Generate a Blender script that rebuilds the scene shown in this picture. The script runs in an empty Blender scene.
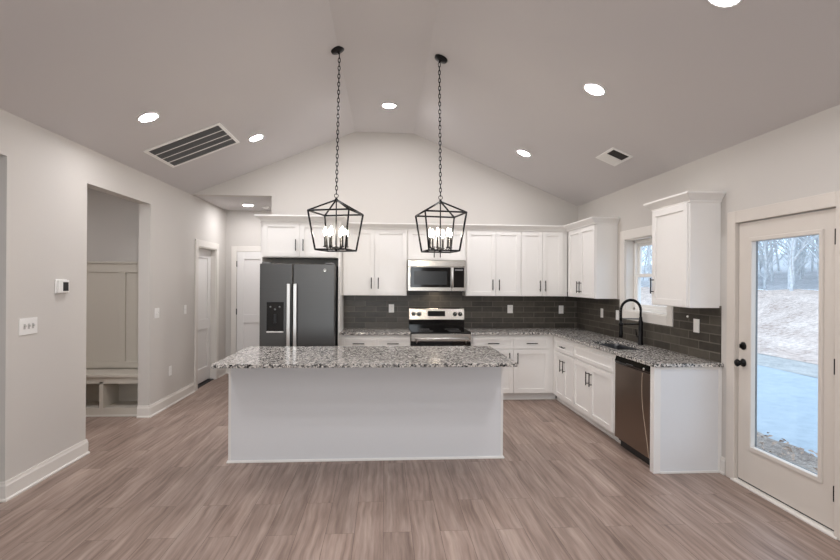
import bpy, bmesh, math, random
from mathutils import Vector, Matrix, Euler
random.seed(7)
sc = bpy.context.scene
COL = sc.collection
PI = math.pi

# ------------------------------------------------------------------ camera, sky, daylight, exposure
F_PX, YAW, ROLL = 509.0, 0.0691, 0.0065
cd = bpy.data.cameras.new('camera')
cam = bpy.data.objects.new('camera', cd)
COL.objects.link(cam)
cd.sensor_width = 36.0
cd.lens = F_PX / 840 * 36
cd.shift_y = 1.64 / 840
cd.clip_start = 0.05
cam.matrix_world = (Matrix.Translation((0, 0, 1.579)) @ Matrix.Rotation(-YAW, 4, 'Z')
                    @ Matrix.Rotation(PI / 2, 4, 'X') @ Matrix.Rotation(ROLL, 4, 'Z'))
sc.camera = cam

w = bpy.data.worlds.new('winter_sky')
sc.world = w
w.use_nodes = True
nt = w.node_tree
nt.nodes.clear()
wo = nt.nodes.new('ShaderNodeOutputWorld')
bg = nt.nodes.new('ShaderNodeBackground')
bg.inputs['Color'].default_value = (0.60, 0.79, 1.0, 1)
bg.inputs['Strength'].default_value = 2.5
nt.links.new(bg.outputs[0], wo.inputs[0])

def area_light(name, loc, rot, sx, sy, power, col):
    d = bpy.data.lights.new(name, 'AREA')
    d.shape = 'RECTANGLE'
    d.size, d.size_y, d.energy, d.color = sx, sy, power, col
    o = bpy.data.objects.new(name, d)
    COL.objects.link(o)
    o.location, o.rotation_euler = loc, rot
    return o
# area lamp added for daylight from the unseen living end; no window built there
area_light('daylight_fill', (-0.6, -3.3, 1.5), (PI / 2, 0, 0), 3.6, 1.9, 95, (0.86, 0.94, 1.0))

sc.view_settings.view_transform = 'Standard'
sc.view_settings.look = 'None'
sc.view_settings.gamma = 1.0
sc.view_settings.use_curve_mapping = False
sc.view_settings.exposure = 0.0
DOWN = 285.0      # radiance of the recessed lamp diffusers
BULB = 150.0       # radiance of the pendant bulbs

# ------------------------------------------------------------------ materials
def lin(c):
    return tuple(((v / 255) / 12.92 if v / 255 <= 0.04045 else ((v / 255 + 0.055) / 1.055) ** 2.4) for v in c) + (1,)

class NT:
    def __init__(s, name):
        s.m = bpy.data.materials.new(name)
        s.m.use_nodes = True
        s.t = s.m.node_tree
        s.b = s.t.nodes['Principled BSDF']
    def n(s, kind, **kw):
        nd = s.t.nodes.new('ShaderNode' + kind)
        for k, v in kw.items():
            if k in nd.inputs: nd.inputs[k].default_value = v
            else: setattr(nd, k, v)
        return nd
    def l(s, a, b): s.t.links.new(a, b)
    def ramp(s, fac, stops, interp='LINEAR'):
        r = s.n('ValToRGB')
        r.color_ramp.interpolation = interp
        e = r.color_ramp.elements
        while len(e) < len(stops): e.new(0.5)
        for el, (p, c) in zip(e, stops): el.position, el.color = p, c
        s.l(fac, r.inputs[0])
        return r.outputs[0]
    def mix(s, f, a, b, mode='MIX'):
        m = s.n('MixRGB', blend_type=mode)
        for sock, v in ((m.inputs[0], f), (m.inputs[1], a), (m.inputs[2], b)):
            if hasattr(v, 'is_output'): s.l(v, sock)
            else: sock.default_value = v
        return m.outputs[0]
    def obj(s): return s.n('TexCoord').outputs['Object']
    def bump(s, h, strength=0.2, dist=0.002):
        b = s.n('Bump', Strength=strength, Distance=dist)
        s.l(h, b.inputs['Height'])
        s.l(b.outputs[0], s.b.inputs['Normal'])
    def noise(s, vec, scale, detail=3, rough=0.5):
        n = s.n('TexNoise', Scale=scale, Detail=detail, Roughness=rough)
        s.l(vec, n.inputs['Vector'])
        return n

def plain(name, rgb, rough=0.5, metal=0.0, tex=0.0, scale=60, spec=0.5, coat=0):
    m = NT(name)
    m.b.inputs['Base Color'].default_value = lin(rgb)
    m.b.inputs['Roughness'].default_value = rough
    m.b.inputs['Metallic'].default_value = metal
    m.b.inputs['Specular IOR Level'].default_value = spec
    if coat: m.b.inputs['Coat Weight'].default_value = coat
    if tex:
        n = m.noise(m.obj(), scale, 4)
        c = m.mix(n.outputs['Fac'], lin(tuple(v * (1 - tex) for v in rgb)), lin(tuple(min(255, v * (1 + tex)) for v in rgb)))
        m.l(c, m.b.inputs['Base Color'])
        m.bump(n.outputs['Fac'], 0.08, 0.001)
    return m.m

def emitter(name, rgb, strength):
    m = NT(name)
    m.b.inputs['Base Color'].default_value = (0.9, 0.9, 0.9, 1)
    m.b.inputs['Emission Color'].default_value = rgb + (1,)
    m.b.inputs['Emission Strength'].default_value = strength
    return m.m

def steel(name, rgb, rough, axis, metal=1.0):
    m = NT(name)
    co = m.obj()
    mp = m.n('Mapping')
    mp.inputs['Scale'].default_value = {'x': (2, 300, 300), 'y': (300, 2, 300), 'z': (300, 300, 2)}[axis]
    m.l(co, mp.inputs['Vector'])
    n = m.noise(mp.outputs[0], 1.0, 2)
    m.l(m.mix(n.outputs['Fac'], lin(tuple(v * 0.93 for v in rgb)), lin(rgb)), m.b.inputs['Base Color'])
    m.b.inputs['Metallic'].default_value = metal
    m.b.inputs['Roughness'].default_value = rough
    return m.m

def granite():
    m = NT('granite')
    co = m.obj()
    nz = m.noise(co, 30, 3)
    warp = m.n('VectorMath', operation='MULTIPLY_ADD')
    m.l(nz.outputs['Color'], warp.inputs[0])
    warp.inputs[1].default_value = (0.02, 0.02, 0.02)
    m.l(co, warp.inputs[2])
    v1 = m.n('TexVoronoi', Scale=76.0)
    m.l(warp.outputs[0], v1.inputs['Vector'])
    sep = m.n('SeparateColor')
    m.l(v1.outputs['Color'], sep.inputs[0])
    base = m.ramp(sep.outputs[0], [(0, lin((28, 27, 29))), (0.11, lin((104, 101, 98))), (0.27, lin((142, 139, 136))), (0.45, lin((186, 180, 173))),
                                   (0.66, lin((210, 204, 197))), (0.86, lin((228, 223, 216)))], 'CONSTANT')
    v2 = m.n('TexVoronoi', Scale=165.0)
    m.l(warp.outputs[0], v2.inputs['Vector'])
    sep2 = m.n('SeparateColor')
    m.l(v2.outputs['Color'], sep2.inputs[0])
    dark = m.ramp(sep2.outputs[1], [(0, (1, 1, 1, 1)), (0.12, (0, 0, 0, 1))], 'CONSTANT')
    m.l(m.mix(dark, base, lin((42, 50, 51))), m.b.inputs['Base Color'])
    m.b.inputs['Roughness'].default_value = 0.12
    return m.m

def planks():
    m = NT('floor_planks')
    co = m.obj()
    sx = m.n('SeparateXYZ'); m.l(co, sx.inputs[0])
    cb = m.n('CombineXYZ')
    m.l(sx.outputs['Y'], cb.inputs['X']); m.l(sx.outputs['X'], cb.inputs['Y'])
    br = m.n('TexBrick', offset=0.37, offset_frequency=2)
    m.l(cb.outputs[0], br.inputs['Vector'])
    br.inputs['Scale'].default_value = 1.0
    br.inputs['Brick Width'].default_value = 1.22
    br.inputs['Row Height'].default_value = 0.18
    br.inputs['Mortar Size'].default_value = 0.0012
    br.inputs['Mortar Smooth'].default_value = 0.3
    br.inputs['Color1'].default_value = (0, 0, 0, 1)
    br.inputs['Color2'].default_value = (1, 1, 1, 1)
    br.inputs['Mortar'].default_value = (0.5, 0.5, 0.5, 1)
    tone = br.outputs['Color']
    # grain stretched along the plank, shifted per plank
    off = m.n('VectorMath', operation='MULTIPLY_ADD')
    m.l(tone, off.inputs[0]); off.inputs[1].default_value = (7, 13, 0); m.l(co, off.inputs[2])
    wob = m.noise(off.outputs[0], 2.2, 2)
    off2 = m.n('VectorMath', operation='MULTIPLY_ADD')
    m.l(wob.outputs['Color'], off2.inputs[0]); off2.inputs[1].default_value = (0.055, 0, 0); m.l(off.outputs[0], off2.inputs[2])
    mp = m.n('Mapping'); mp.inputs['Scale'].default_value = (42, 2.2, 1)
    m.l(off2.outputs[0], mp.inputs['Vector'])
    g = m.noise(mp.outputs[0], 1.0, 5, 0.6)
    mp2 = m.n('Mapping'); mp2.inputs['Scale'].default_value = (9, 0.8, 1)
    m.l(off2.outputs[0], mp2.inputs['Vector'])
    g2 = m.noise(mp2.outputs[0], 1.0, 4, 0.6)
    wv = m.n('TexWave', Scale=1.0, Distortion=5.0, Detail=2.0)
    mp3 = m.n('Mapping'); mp3.inputs['Scale'].default_value = (6, 0.5, 1)
    m.l(off2.outputs[0], mp3.inputs['Vector']); m.l(mp3.outputs[0], wv.inputs['Vector'])
    c = m.ramp(g2.outputs['Fac'], [(0.30, lin((106, 86, 76))), (0.5, lin((150, 128, 116))), (0.70, lin((186, 166, 154)))])
    c = m.mix(0.35, c, m.ramp(g.outputs['Fac'], [(0.32, lin((92, 73, 64))), (0.66, lin((192, 171, 158)))]))
    c = m.mix(0.14, c, m.ramp(wv.outputs['Fac'], [(0.1, lin((100, 82, 73))), (0.7, lin((176, 154, 142)))]))
    t2 = m.ramp(tone, [(0, (0.90, 0.90, 0.90, 1)), (1, (1.08, 1.08, 1.08, 1))])
    c = m.mix(1.0, c, t2, 'MULTIPLY')
    c = m.mix(br.outputs['Fac'], c, lin((84, 66, 56)))
    m.l(c, m.b.inputs['Base Color'])
    m.b.inputs['Roughness'].default_value = 0.42
    m.b.inputs['Specular IOR Level'].default_value = 0.35
    m.bump(g.outputs['Fac'], 0.06, 0.001)
    return m.m

def tiles(name, horiz):
    m = NT(name)
    co = m.obj()
    sx = m.n('SeparateXYZ'); m.l(co, sx.inputs[0])
    cb = m.n('CombineXYZ')
    m.l(sx.outputs[horiz], cb.inputs['X']); m.l(sx.outputs['Z'], cb.inputs['Y'])
    br = m.n('TexBrick', offset=0.5)
    m.l(cb.outputs[0], br.inputs['Vector'])
    br.inputs['Scale'].default_value = 1.0
    br.inputs['Brick Width'].default_value = 0.305
    br.inputs['Row Height'].default_value = 0.0775
    br.inputs['Mortar Size'].default_value = 0.005
    br.inputs['Mortar Smooth'].default_value = 0.2
    br.inputs['Color1'].default_value = lin((54, 50, 44))
    br.inputs['Color2'].default_value = lin((92, 86, 77))
    br.inputs['Mortar'].default_value = lin((112, 106, 97))
    n = m.noise(co, 14, 4)
    c = m.mix(0.3, br.outputs['Color'], m.ramp(n.outputs['Fac'], [(0.3, lin((52, 48, 43))), (0.7, lin((92, 85, 76)))]))
    m.l(c, m.b.inputs['Base Color'])
    m.b.inputs['Roughness'].default_value = 0.36
    m.b.inputs['Specular IOR Level'].default_value = 0.4
    inv = m.n('Invert'); m.l(br.outputs['Fac'], inv.inputs['Color'])
    m.bump(inv.outputs[0], 0.5, 0.003)
    return m.m

def glass_mat(name, tint=(1, 1, 1)):
    m = NT(name)
    m.t.nodes.remove(m.b)
    g = m.n('BsdfGlossy', Roughness=0.02)
    t = m.n('BsdfTransparent'); t.inputs[0].default_value = tint + (1,)
    f = m.n('LayerWeight', Blend=0.5)
    pw = m.n('Math', operation='POWER'); m.l(f.outputs['Facing'], pw.inputs[0]); pw.inputs[1].default_value = 4.0
    ml = m.n('Math', operation='MULTIPLY_ADD'); m.l(pw.outputs[0], ml.inputs[0]); ml.inputs[1].default_value = 0.8; ml.inputs[2].default_value = 0.03
    mx = m.n('MixShader')
    m.l(ml.outputs[0], mx.inputs[0]); m.l(t.outputs[0], mx.inputs[1]); m.l(g.outputs[0], mx.inputs[2])
    m.l(mx.outputs[0], m.t.nodes['Material Output'].inputs['Surface'])
    return m.m

def ground_mat(name, c0, c1, c2, scale, rough=0.9):
    m = NT(name)
    co = m.obj()
    n = m.noise(co, scale, 6, 0.7)
    n2 = m.noise(co, scale * 0.12, 3)
    c = m.ramp(n.outputs['Fac'], [(0.3, lin(c0)), (0.5, lin(c1)), (0.7, lin(c2))])
    c = m.mix(0.25, c, m.ramp(n2.outputs['Fac'], [(0.35, lin(c0)), (0.65, lin(c2))]))
    m.l(c, m.b.inputs['Base Color'])
    m.b.inputs['Roughness'].default_value = rough
    m.bump(n.outputs['Fac'], 0.6, 0.03)
    return m.m

M = dict(
    wall=plain('wall_paint', (205, 200, 194), 0.75, tex=0.008, scale=140),
    ceil=plain('ceiling_paint', (206, 202, 201), 0.85, tex=0.008, scale=120),
    trim=plain('trim_paint', (226, 221, 214), 0.42, tex=0.004),
    cab=plain('cabinet_paint', (236, 233, 229), 0.38, tex=0.004),
    island=plain('island_paint', (226, 226, 227), 0.45, tex=0.006),
    door=plain('door_paint', (214, 206, 197), 0.45, tex=0.004),
    hall_door=plain('hall_door_paint', (232, 229, 226), 0.42, tex=0.004),
    mud=plain('mudroom_paint', (206, 199, 187), 0.5, tex=0.004),
    black=plain('black_metal', (22, 21, 22), 0.38, 0.6, tex=0.05),
    bronze=plain('bronze_hardware', (26, 22, 21), 0.5, 0.0, tex=0.05, spec=0.3),
    gloss=plain('black_glass', (9, 9, 10), 0.06, tex=0.01),
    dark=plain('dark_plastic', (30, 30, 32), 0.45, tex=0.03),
    grey_plastic=plain('grey_plastic', (112, 112, 112), 0.4, tex=0.02),
    smoked=plain('smoked_glass', (28, 30, 32), 0.2, tex=0.02),
    white=plain('white_plastic', (240, 238, 234), 0.35, tex=0.004),
    white_dim=plain('slot_grey', (188, 185, 181), 0.5, tex=0.02),
    steel_x=steel('brushed_steel', (200, 195, 188), 0.27, 'x'),
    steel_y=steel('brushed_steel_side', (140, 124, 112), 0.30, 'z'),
    slate=steel('slate_steel', (98, 97, 96), 0.36, 'x'),
    chrome=steel('polished_steel', (235, 233, 230), 0.28, 'z'),
    sink=steel('sink_steel', (110, 112, 116), 0.35, 'y'),
    granite=granite(), planks=planks(),
    tile_x=tiles('grey_tile_back', 'X'), tile_y=tiles('grey_tile_side', 'Y'),
    glass=glass_mat('window_glass'),
    lamp=emitter('lamp_diffuser', (1.0, 0.99, 1.02), DOWN),
    hall_lamp=emitter('hall_lamp_diffuser', (1.0, 0.99, 1.02), DOWN * 0.75),
    bulb=emitter('bulb_glow', (1.0, 0.88, 0.72), BULB),
    hoodlamp=emitter('hood_lamp', (1.0, 0.85, 0.68), 18.0),
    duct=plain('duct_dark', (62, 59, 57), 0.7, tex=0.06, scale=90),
    concrete=ground_mat('driveway_concrete', (150, 160, 168), (164, 174, 182), (176, 184, 190), 6, 0.8),
    curb=ground_mat('gravel_strip', (140, 136, 134), (176, 172, 168), (202, 198, 192), 26),
    straw=ground_mat('straw_cover', (140, 114, 102), (208, 184, 170), (238, 220, 208), 9),
    litter=ground_mat('leaf_litter', (140, 137, 137), (174, 172, 174), (206, 204, 206), 5),
    mulch=ground_mat('leaf_mulch', (84, 70, 64), (150, 134, 122), (200, 188, 176), 30),
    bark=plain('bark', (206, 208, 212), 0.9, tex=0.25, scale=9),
    chip=plain('dry_leaves', (168, 146, 130), 0.9, tex=0.3, scale=40),
    pale_line=plain('door_pale_line', (206, 186, 164), 0.4, tex=0.02),
)

# ------------------------------------------------------------------ mesh helpers (world coordinates)
def B(): return bmesh.new()

def box(bm, x0, x1, y0, y1, z0, z1):
    x0, x1 = sorted((x0, x1)); y0, y1 = sorted((y0, y1)); z0, z1 = sorted((z0, z1))
    v = [bm.verts.new(p) for p in ((x0, y0, z0), (x1, y0, z0), (x1, y1, z0), (x0, y1, z0), (x0, y0, z1), (x1, y0, z1), (x1, y1, z1), (x0, y1, z1))]
    for f in ((3, 2, 1, 0), (4, 5, 6, 7), (0, 1, 5, 4), (1, 2, 6, 5), (2, 3, 7, 6), (3, 0, 4, 7)):
        bm.faces.new([v[i] for i in f])
    return bm

def prism(bm, pts, vec):
    """polygon pts (3-D, planar) extruded along vec"""
    a = [bm.verts.new(p) for p in pts]
    b = [bm.verts.new(Vector(p) + Vector(vec)) for p in pts]
    bm.faces.new(a); bm.faces.new(b[::-1])
    n = len(a)
    for i in range(n):
        bm.faces.new((a[i], b[i], b[(i + 1) % n], a[(i + 1) % n]))
    bmesh.ops.recalc_face_normals(bm, faces=bm.faces[:])
    return bm

def tube(bm, pts, r, n=8, closed=False, cap=True):
    pts = [Vector(p) for p in pts]
    rs = r if isinstance(r, (list, tuple)) else [r] * len(pts)
    rings = []; up = None
    for i, p in enumerate(pts):
        if closed: d = pts[(i + 1) % len(pts)] - pts[i - 1]
        else: d = pts[min(i + 1, len(pts) - 1)] - pts[max(i - 1, 0)]
        d.normalize()
        if up is None:
            up = d.cross(Vector((0, 0, 1)))
            if up.length < 0.1: up = d.cross(Vector((1, 0, 0)))
        up = (up - d * up.dot(d)).normalized()
        s = d.cross(up)
        rings.append([bm.verts.new(p + (up * math.cos(2 * PI * k / n) + s * math.sin(2 * PI * k / n)) * rs[i]) for k in range(n)])
    m = len(rings)
    for i in range(m if closed else m - 1):
        a, b = rings[i], rings[(i + 1) % m]
        for k in range(n):
            f = bm.faces.new((a[k], a[(k + 1) % n], b[(k + 1) % n], b[k])); f.smooth = True
    if cap and not closed:
        bm.faces.new(rings[0][::-1]); bm.faces.new(rings[-1])
    return bm

def lathe(bm, origin, axis, prof, n=24):
    """prof: (radius, height along axis)"""
    o = Vector(origin); a = Vector(axis).normalized()
    u = a.orthogonal().normalized(); v = a.cross(u)
    rings = []
    for r, h in prof:
        if r < 1e-6: rings.append([bm.verts.new(o + a * h)])
        else: rings.append([bm.verts.new(o + a * h + (u * math.cos(2 * PI * k / n) + v * math.sin(2 * PI * k / n)) * r) for k in range(n)])
    for p, q in zip(rings, rings[1:]):
        for k in range(n):
            k2 = (k + 1) % n
            if len(p) == 1 and len(q) == 1: continue
            if len(p) == 1: f = bm.faces.new((p[0], q[k2], q[k]))
            elif len(q) == 1: f = bm.faces.new((p[k], p[k2], q[0]))
            else: f = bm.faces.new((p[k], p[k2], q[k2], q[k]))
            f.smooth = True
    if len(rings[0]) > 1: bm.faces.new(rings[0][::-1])
    if len(rings[-1]) > 1: bm.faces.new(rings[-1])
    bmesh.ops.recalc_face_normals(bm, faces=bm.faces[:])
    return bm

def sweep(bm, path, prof):
    """profile (out, z) swept along an XY path; out points to the right of the direction of travel"""
    P = [Vector(p) for p in path]
    rings = []
    for i, p in enumerate(P):
        ns = []
        if i > 0: d = (P[i] - P[i - 1]).normalized(); ns.append(Vector((d.y, -d.x)))
        if i < len(P) - 1: d = (P[i + 1] - P[i]).normalized(); ns.append(Vector((d.y, -d.x)))
        m = sum(ns, Vector((0, 0))).normalized()
        m = m / m.dot(ns[0])
        rings.append([bm.verts.new((p.x + m.x * o, p.y + m.y * o, z)) for o, z in prof])
    k = len(prof)
    for a, b in zip(rings, rings[1:]):
        for j in range(k):
            bm.faces.new((a[j], a[(j + 1) % k], b[(j + 1) % k], b[j]))
    bm.faces.new(rings[0]); bm.faces.new(rings[-1][::-1])
    bmesh.ops.recalc_face_normals(bm, faces=bm.faces[:])
    return bm

ROOT = {}
def base_of(o):
    while o.parent: o = o.parent
    return ROOT.get(o.name, Vector((0, 0, 0)))

def obj(name, bm, mat, parent=None, bevel=0.0, loc=None, label=None):
    off = base_of(parent) if parent else Vector(loc or (0, 0, 0))
    bmesh.ops.translate(bm, verts=bm.verts[:], vec=-off)
    me = bpy.data.meshes.new(name)
    bm.to_mesh(me); bm.free()
    me.materials.append(mat)
    o = bpy.data.objects.new(name, me)
    COL.objects.link(o)
    if parent: o.parent = parent
    else:
        o.location = off
        ROOT[o.name] = off
    if bevel:
        b = o.modifiers.new('edge', 'BEVEL')
        b.width, b.segments, b.limit_method, b.angle_limit = bevel, 2, 'ANGLE', 0.6
    if label: o['label'] = label
    return o

def tag(o, label, cat, group=None):
    o['label'] = label; o['category'] = cat
    if group: o['group'] = group
    return o

def thing(name, label, cat, loc, group=None):
    o = bpy.data.objects.new(name, None)
    o.empty_display_size = 0.1
    COL.objects.link(o)
    o.location = loc
    ROOT[o.name] = Vector(loc)
    return tag(o, label, cat, group)

def struct(name, bm=None, mat=None, parent=None, bevel=0.0, label=None, cat=None, loc=(0, 0, 0)):
    if bm is None:
        o = bpy.data.objects.new(name, None); COL.objects.link(o); o.location = loc
        o.empty_display_size = 0.1
        ROOT[o.name] = Vector(loc)
    else: o = obj(name, bm, mat, parent, bevel)
    if not parent:
        o['kind'] = 'structure'
        if label: o['label'] = label
        if cat: o['category'] = cat
    return o

# frames: a local (u, n, z) with n pointing into the room
def back(Y): return lambda u, n, z: (u, Y - n, z)
def side(X): return lambda u, n, z: (X - n, u, z)
def left(X): return lambda u, n, z: (X + n, u, z)
def fbox(bm, fr, u0, u1, n0, n1, z0, z1):
    a, b = fr(u0, n0, z0), fr(u1, n1, z1)
    return box(bm, a[0], b[0], a[1], b[1], a[2], b[2])

# ------------------------------------------------------------------ main dimensions
xL, xR, yB = -2.69, 2.82, 7.28
yF = -3.5
eL, eR = 2.77, 2.70
fx0, fx1, zf = -0.435, 0.39, 3.70            # flat strip of the vault
sL = (zf - eL) / (fx0 - xL); sR = (zf - eR) / (xR - fx1)
hallX, hallY, hallZ = -1.594, 8.845, 2.77
mudY, mudX = 6.50, -4.3
def zc(x):
    if x < fx0: return zf - (fx0 - x) * sL
    if x > fx1: return zf - (x - fx1) * sR
    return zf

# ------------------------------------------------------------------ the setting
bm = box(B(), mudX - 0.1, xR + 0.02, yF - 0.1, hallY + 0.2, -0.08, 0.0)
struct('floor', bm, M['planks'], label='brown-grey wood-look plank floor', cat='floor')

ce = [(xL - 0.14, zc(xL - 0.14)), (fx0, zf), (fx1, zf), (xR + 0.18, zc(xR + 0.18))]
cs = ce + [(x, z + 0.2) for x, z in reversed(ce)]
struct('ceiling', prism(B(), [(x, yF - 0.1, z) for x, z in cs], (0, yB + 0.13 - yF + 0.1, 0)), M['ceil'],
       label='vaulted grey ceiling with a flat strip along the top', cat='ceiling')
struct('ceiling_hall', box(B(), xL - 0.13, hallX + 0.13, yB + 0.13, hallY + 0.12, hallZ, hallZ + 0.12), M['ceil'],
       label='flat ceiling of the short hall beside the fridge', cat='ceiling')
struct('ceiling_mudroom', box(B(), mudX - 0.1, xL - 0.13, yF, mudY + 0.1, 2.75, 2.87), M['ceil'],
       label='ceiling of the side rooms beyond the left wall', cat='ceiling')

bm = B()
t = 0.13
for y0, y1, z0, z1 in ((yF, 1.7, 0, 2.8), (1.7, 3.82, 2.455, 2.8), (3.82, 4.80, 0, 2.8), (4.80, 6.05, 2.45, 2.8), (6.05, 7.52, 0, 2.8),
                       (7.52, 8.33, 2.07, 2.8), (8.33, hallY, 0, 2.8)):
    box(bm, xL - t, xL, y0, y1, z0, z1)
struct('wall_left', bm, M['wall'], label='grey left wall with two plain openings and the hall door', cat='wall')

bm = B()
ww = 0.17
for y0, y1, z0, z1 in ((yF, 2.975, 0, 2.76), (2.975, 3.91, 2.075, 2.76), (3.91, 4.89, 0, 2.76), (4.89, 5.80, 0, 1.25), (4.89, 5.80, 2.085, 2.76), (5.80, yB + 0.13, 0, 2.76)):
    box(bm, xR, xR + ww, y0, y1, z0, z1)
struct('wall_right', bm, M['wall'], label='grey right wall with the window and the glass door', cat='wall')

bm = B()
top = [(xR, zc(xR) + 0.06), (fx1, zf + 0.06), (fx0, zf + 0.06), (xL, zc(xL) + 0.06)]
pts = [(hallX, 0), (xR, 0)] + top + [(xL, hallZ), (hallX, hallZ)]
prism(bm, [(x, yB, z) for x, z in pts], (0, 0.13, 0))
struct('wall_back', bm, M['wall'], label='grey gable wall behind the kitchen cabinets', cat='wall')
bm = B()
box(bm, xL - t, hallX + 0.13, hallY, hallY + 0.12, 0, 2.8)
struct('wall_hall_end', bm, M['wall'], label='end wall of the hall beside the fridge', cat='wall')
struct('wall_hall_right', box(B(), hallX, hallX + 0.13, yB + 0.13, hallY, 0, 2.8), M['wall'], label='right wall of the hall', cat='wall')
bm = prism(B(), [(x, yF, z) for x, z in [(xL - 0.1, 0), (xR + 0.1, 0)] + [(x, z + 0.05) for x, z in reversed(ce)]], (0, -0.1, 0))
struct('wall_front', bm, M['wall'], label='wall behind the camera', cat='wall')
bm = B()
box(bm, mudX - 0.1, mudX, yF, mudY + 0.1, 0, 2.8)
box(bm, mudX, xL - t, mudY, mudY + 0.1, 0, 2.8)
box(bm, mudX, xL - t, 4.3, 4.4, 0, 2.8)
box(bm, mudX, xL - t, yF - 0.1, yF, 0, 2.8)
box(bm, xL - t - 0.5, xL - t - 0.4, 7.3, 8.6, 0, 2.5)
box(bm, xL - t - 0.4, xL - t, 7.3, 7.4, 0, 2.5)
box(bm, xL - t - 0.4, xL - t, 8.5, 8.6, 0, 2.5)
box(bm, xL - t - 0.4, xL - t, 7.4, 8.5, 2.4, 2.5)
struct('wall_mudroom', bm, M['wall'], label='grey walls of the mudroom seen through the left opening', cat='wall')

# baseboards
BP = [(0, 0), (0.026, 0), (0.026, 0.012), (0.016, 0.02), (0.016, 0.105), (0.011, 0.118), (0.009, 0.135), (0, 0.135)]
bm = B()
sweep(bm, [(xL - t, 3.82), (xL, 3.82), (xL, 4.80), (xL - t, 4.80)], BP)
sweep(bm, [(xL - t, 6.05), (xL, 6.05), (xL, 7.40)], BP)
sweep(bm, [(xL, 8.45), (xL, hallY), (-2.60, hallY)], BP)
sweep(bm, [(xL, yF), (xL, 1.7), (xL - t, 1.7)], BP)
struct('baseboard_left', bm, M['trim'], label='white stepped baseboard along the left wall', cat='baseboard')
struct('baseboard_right', sweep(B(), [(xR, 4.07), (xR, 4.012)], BP), M['trim'], label='short white baseboard beside the glass door', cat='baseboard')

# mudroom board-and-batten
bm = B()
py = mudY - 0.012
box(bm, mudX, xL - t, py, mudY, 0, 1.79)
box(bm, mudX, xL - t, py - 0.018, py, 1.668, 1.775)
box(bm, mudX, xL - t, py - 0.035, py, 1.775, 1.80)
for xx in (-3.215, -3.83):
    box(bm, xx - 0.045, xx + 0.045, py - 0.018, py, 0.58, 1.668)
box(bm, mudX, xL - t, py - 0.018, py, 0.50, 0.58)
struct('trim_1', bm, M['mud'], bevel=0.002, label='board and batten panelling with a ledge above the mudroom bench', cat='panelling')

# ------------------------------------------------------------------ hall doors
def casing(fr, u0, u1, ztop, wdt=0.095, th=0.018, z0=0.0):
    bm = B()
    fbox(bm, fr, u0 - wdt, u0, 0, th, z0, ztop + wdt)
    fbox(bm, fr, u1, u1 + wdt, 0, th, z0, ztop + wdt)
    fbox(bm, fr, u0, u1, 0, th, ztop, ztop + wdt)
    return bm

def panel_door(fr, u0, u1, z0, z1, n0, panels):
    """slab with recessed panels, as one mesh"""
    bm = B()
    st = 0.115
    fbox(bm, fr, u0, u1, n0 - 0.035, n0 - 0.015, z0, z1)
    fbox(bm, fr, u0, u0 + st, n0 - 0.015, n0, z0, z1)
    fbox(bm, fr, u1 - st, u1, n0 - 0.015, n0, z0, z1)
    zz = [z0] + [v for p in panels for v in p] + [z1]
    for a, b in zip(zz[0::2], zz[1::2]):
        fbox(bm, fr, u0 + st, u1 - st, n0 - 0.015, n0, a, b)
    return bm

def knob(bm, p, axis, r=0.028, reach=0.055):
    lathe(bm, p, axis, [(r * 1.05, 0), (r * 1.05, 0.006), (0.011, 0.009), (0.011, reach * 0.5), (r * 0.75, reach * 0.6), (r, reach * 0.85), (r * 0.8, reach), (0, reach * 1.05)], 20)

# left hall door, set deep in its opening
fl = left(xL)
struct('trim_2', casing(fl, 7.52, 8.33, 2.07), M['trim'], bevel=0.003, label='white casing round the hall side door', cat='casing')
d2 = struct('door_2', label='white two-panel door in the left wall of the hall', cat='door', loc=(xL - 0.1, 7.9, 0))
bm = B()
box(bm, xL - t, xL + 0.003, 7.52, 7.535, 0, 2.07); box(bm, xL - t, xL + 0.003, 8.315, 8.33, 0, 2.07); box(bm, xL - t, xL + 0.003, 7.535, 8.315, 2.055, 2.07)
obj('door_jamb', bm, M['trim'], d2)
obj('slab', panel_door(left(xL), 7.537, 8.313, 0.03, 2.053, -0.075, [(0.24, 0.83), (0.98, 1.92)]), M['hall_door'], d2, 0.003)
bm = B(); knob(bm, (xL - 0.074, 7.60, 0.93), (1, 0, 0), 0.026)
obj('knob', bm, M['bronze'], d2, label='dark round knob')
obj('threshold', box(B(), xL - t, xL - 0.02, 7.535, 8.315, 0.001, 0.012), M['dark'], d2)  # dark colour paints the shadow gap under the slab

fb = back(hallY)
struct('trim_3', casing(fb, -2.507, -1.697, 2.07, 0.088, 0.028), M['trim'], bevel=0.003, label='white casing round the door at the end of the hall', cat='casing')
d3 = struct('door_3', label='white two-panel door at the end of the hall beside the fridge', cat='door', loc=(-2.1, hallY - 0.01, 0))
obj('slab', panel_door(fb, -2.50, -1.70, 0.012, 2.063, 0.022, [(0.24, 0.86), (1.0, 1.94)]), M['hall_door'], d3, 0.003)
for z in (1.86, 1.05, 0.22):
    obj('hinge', lathe(B(), (-2.505, hallY - 0.022, z - 0.05), (0, 0, 1), [(0.009, 0), (0.009, 0.10)], 10), M['bronze'], d3, label='dark bronze hinge')

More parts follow.
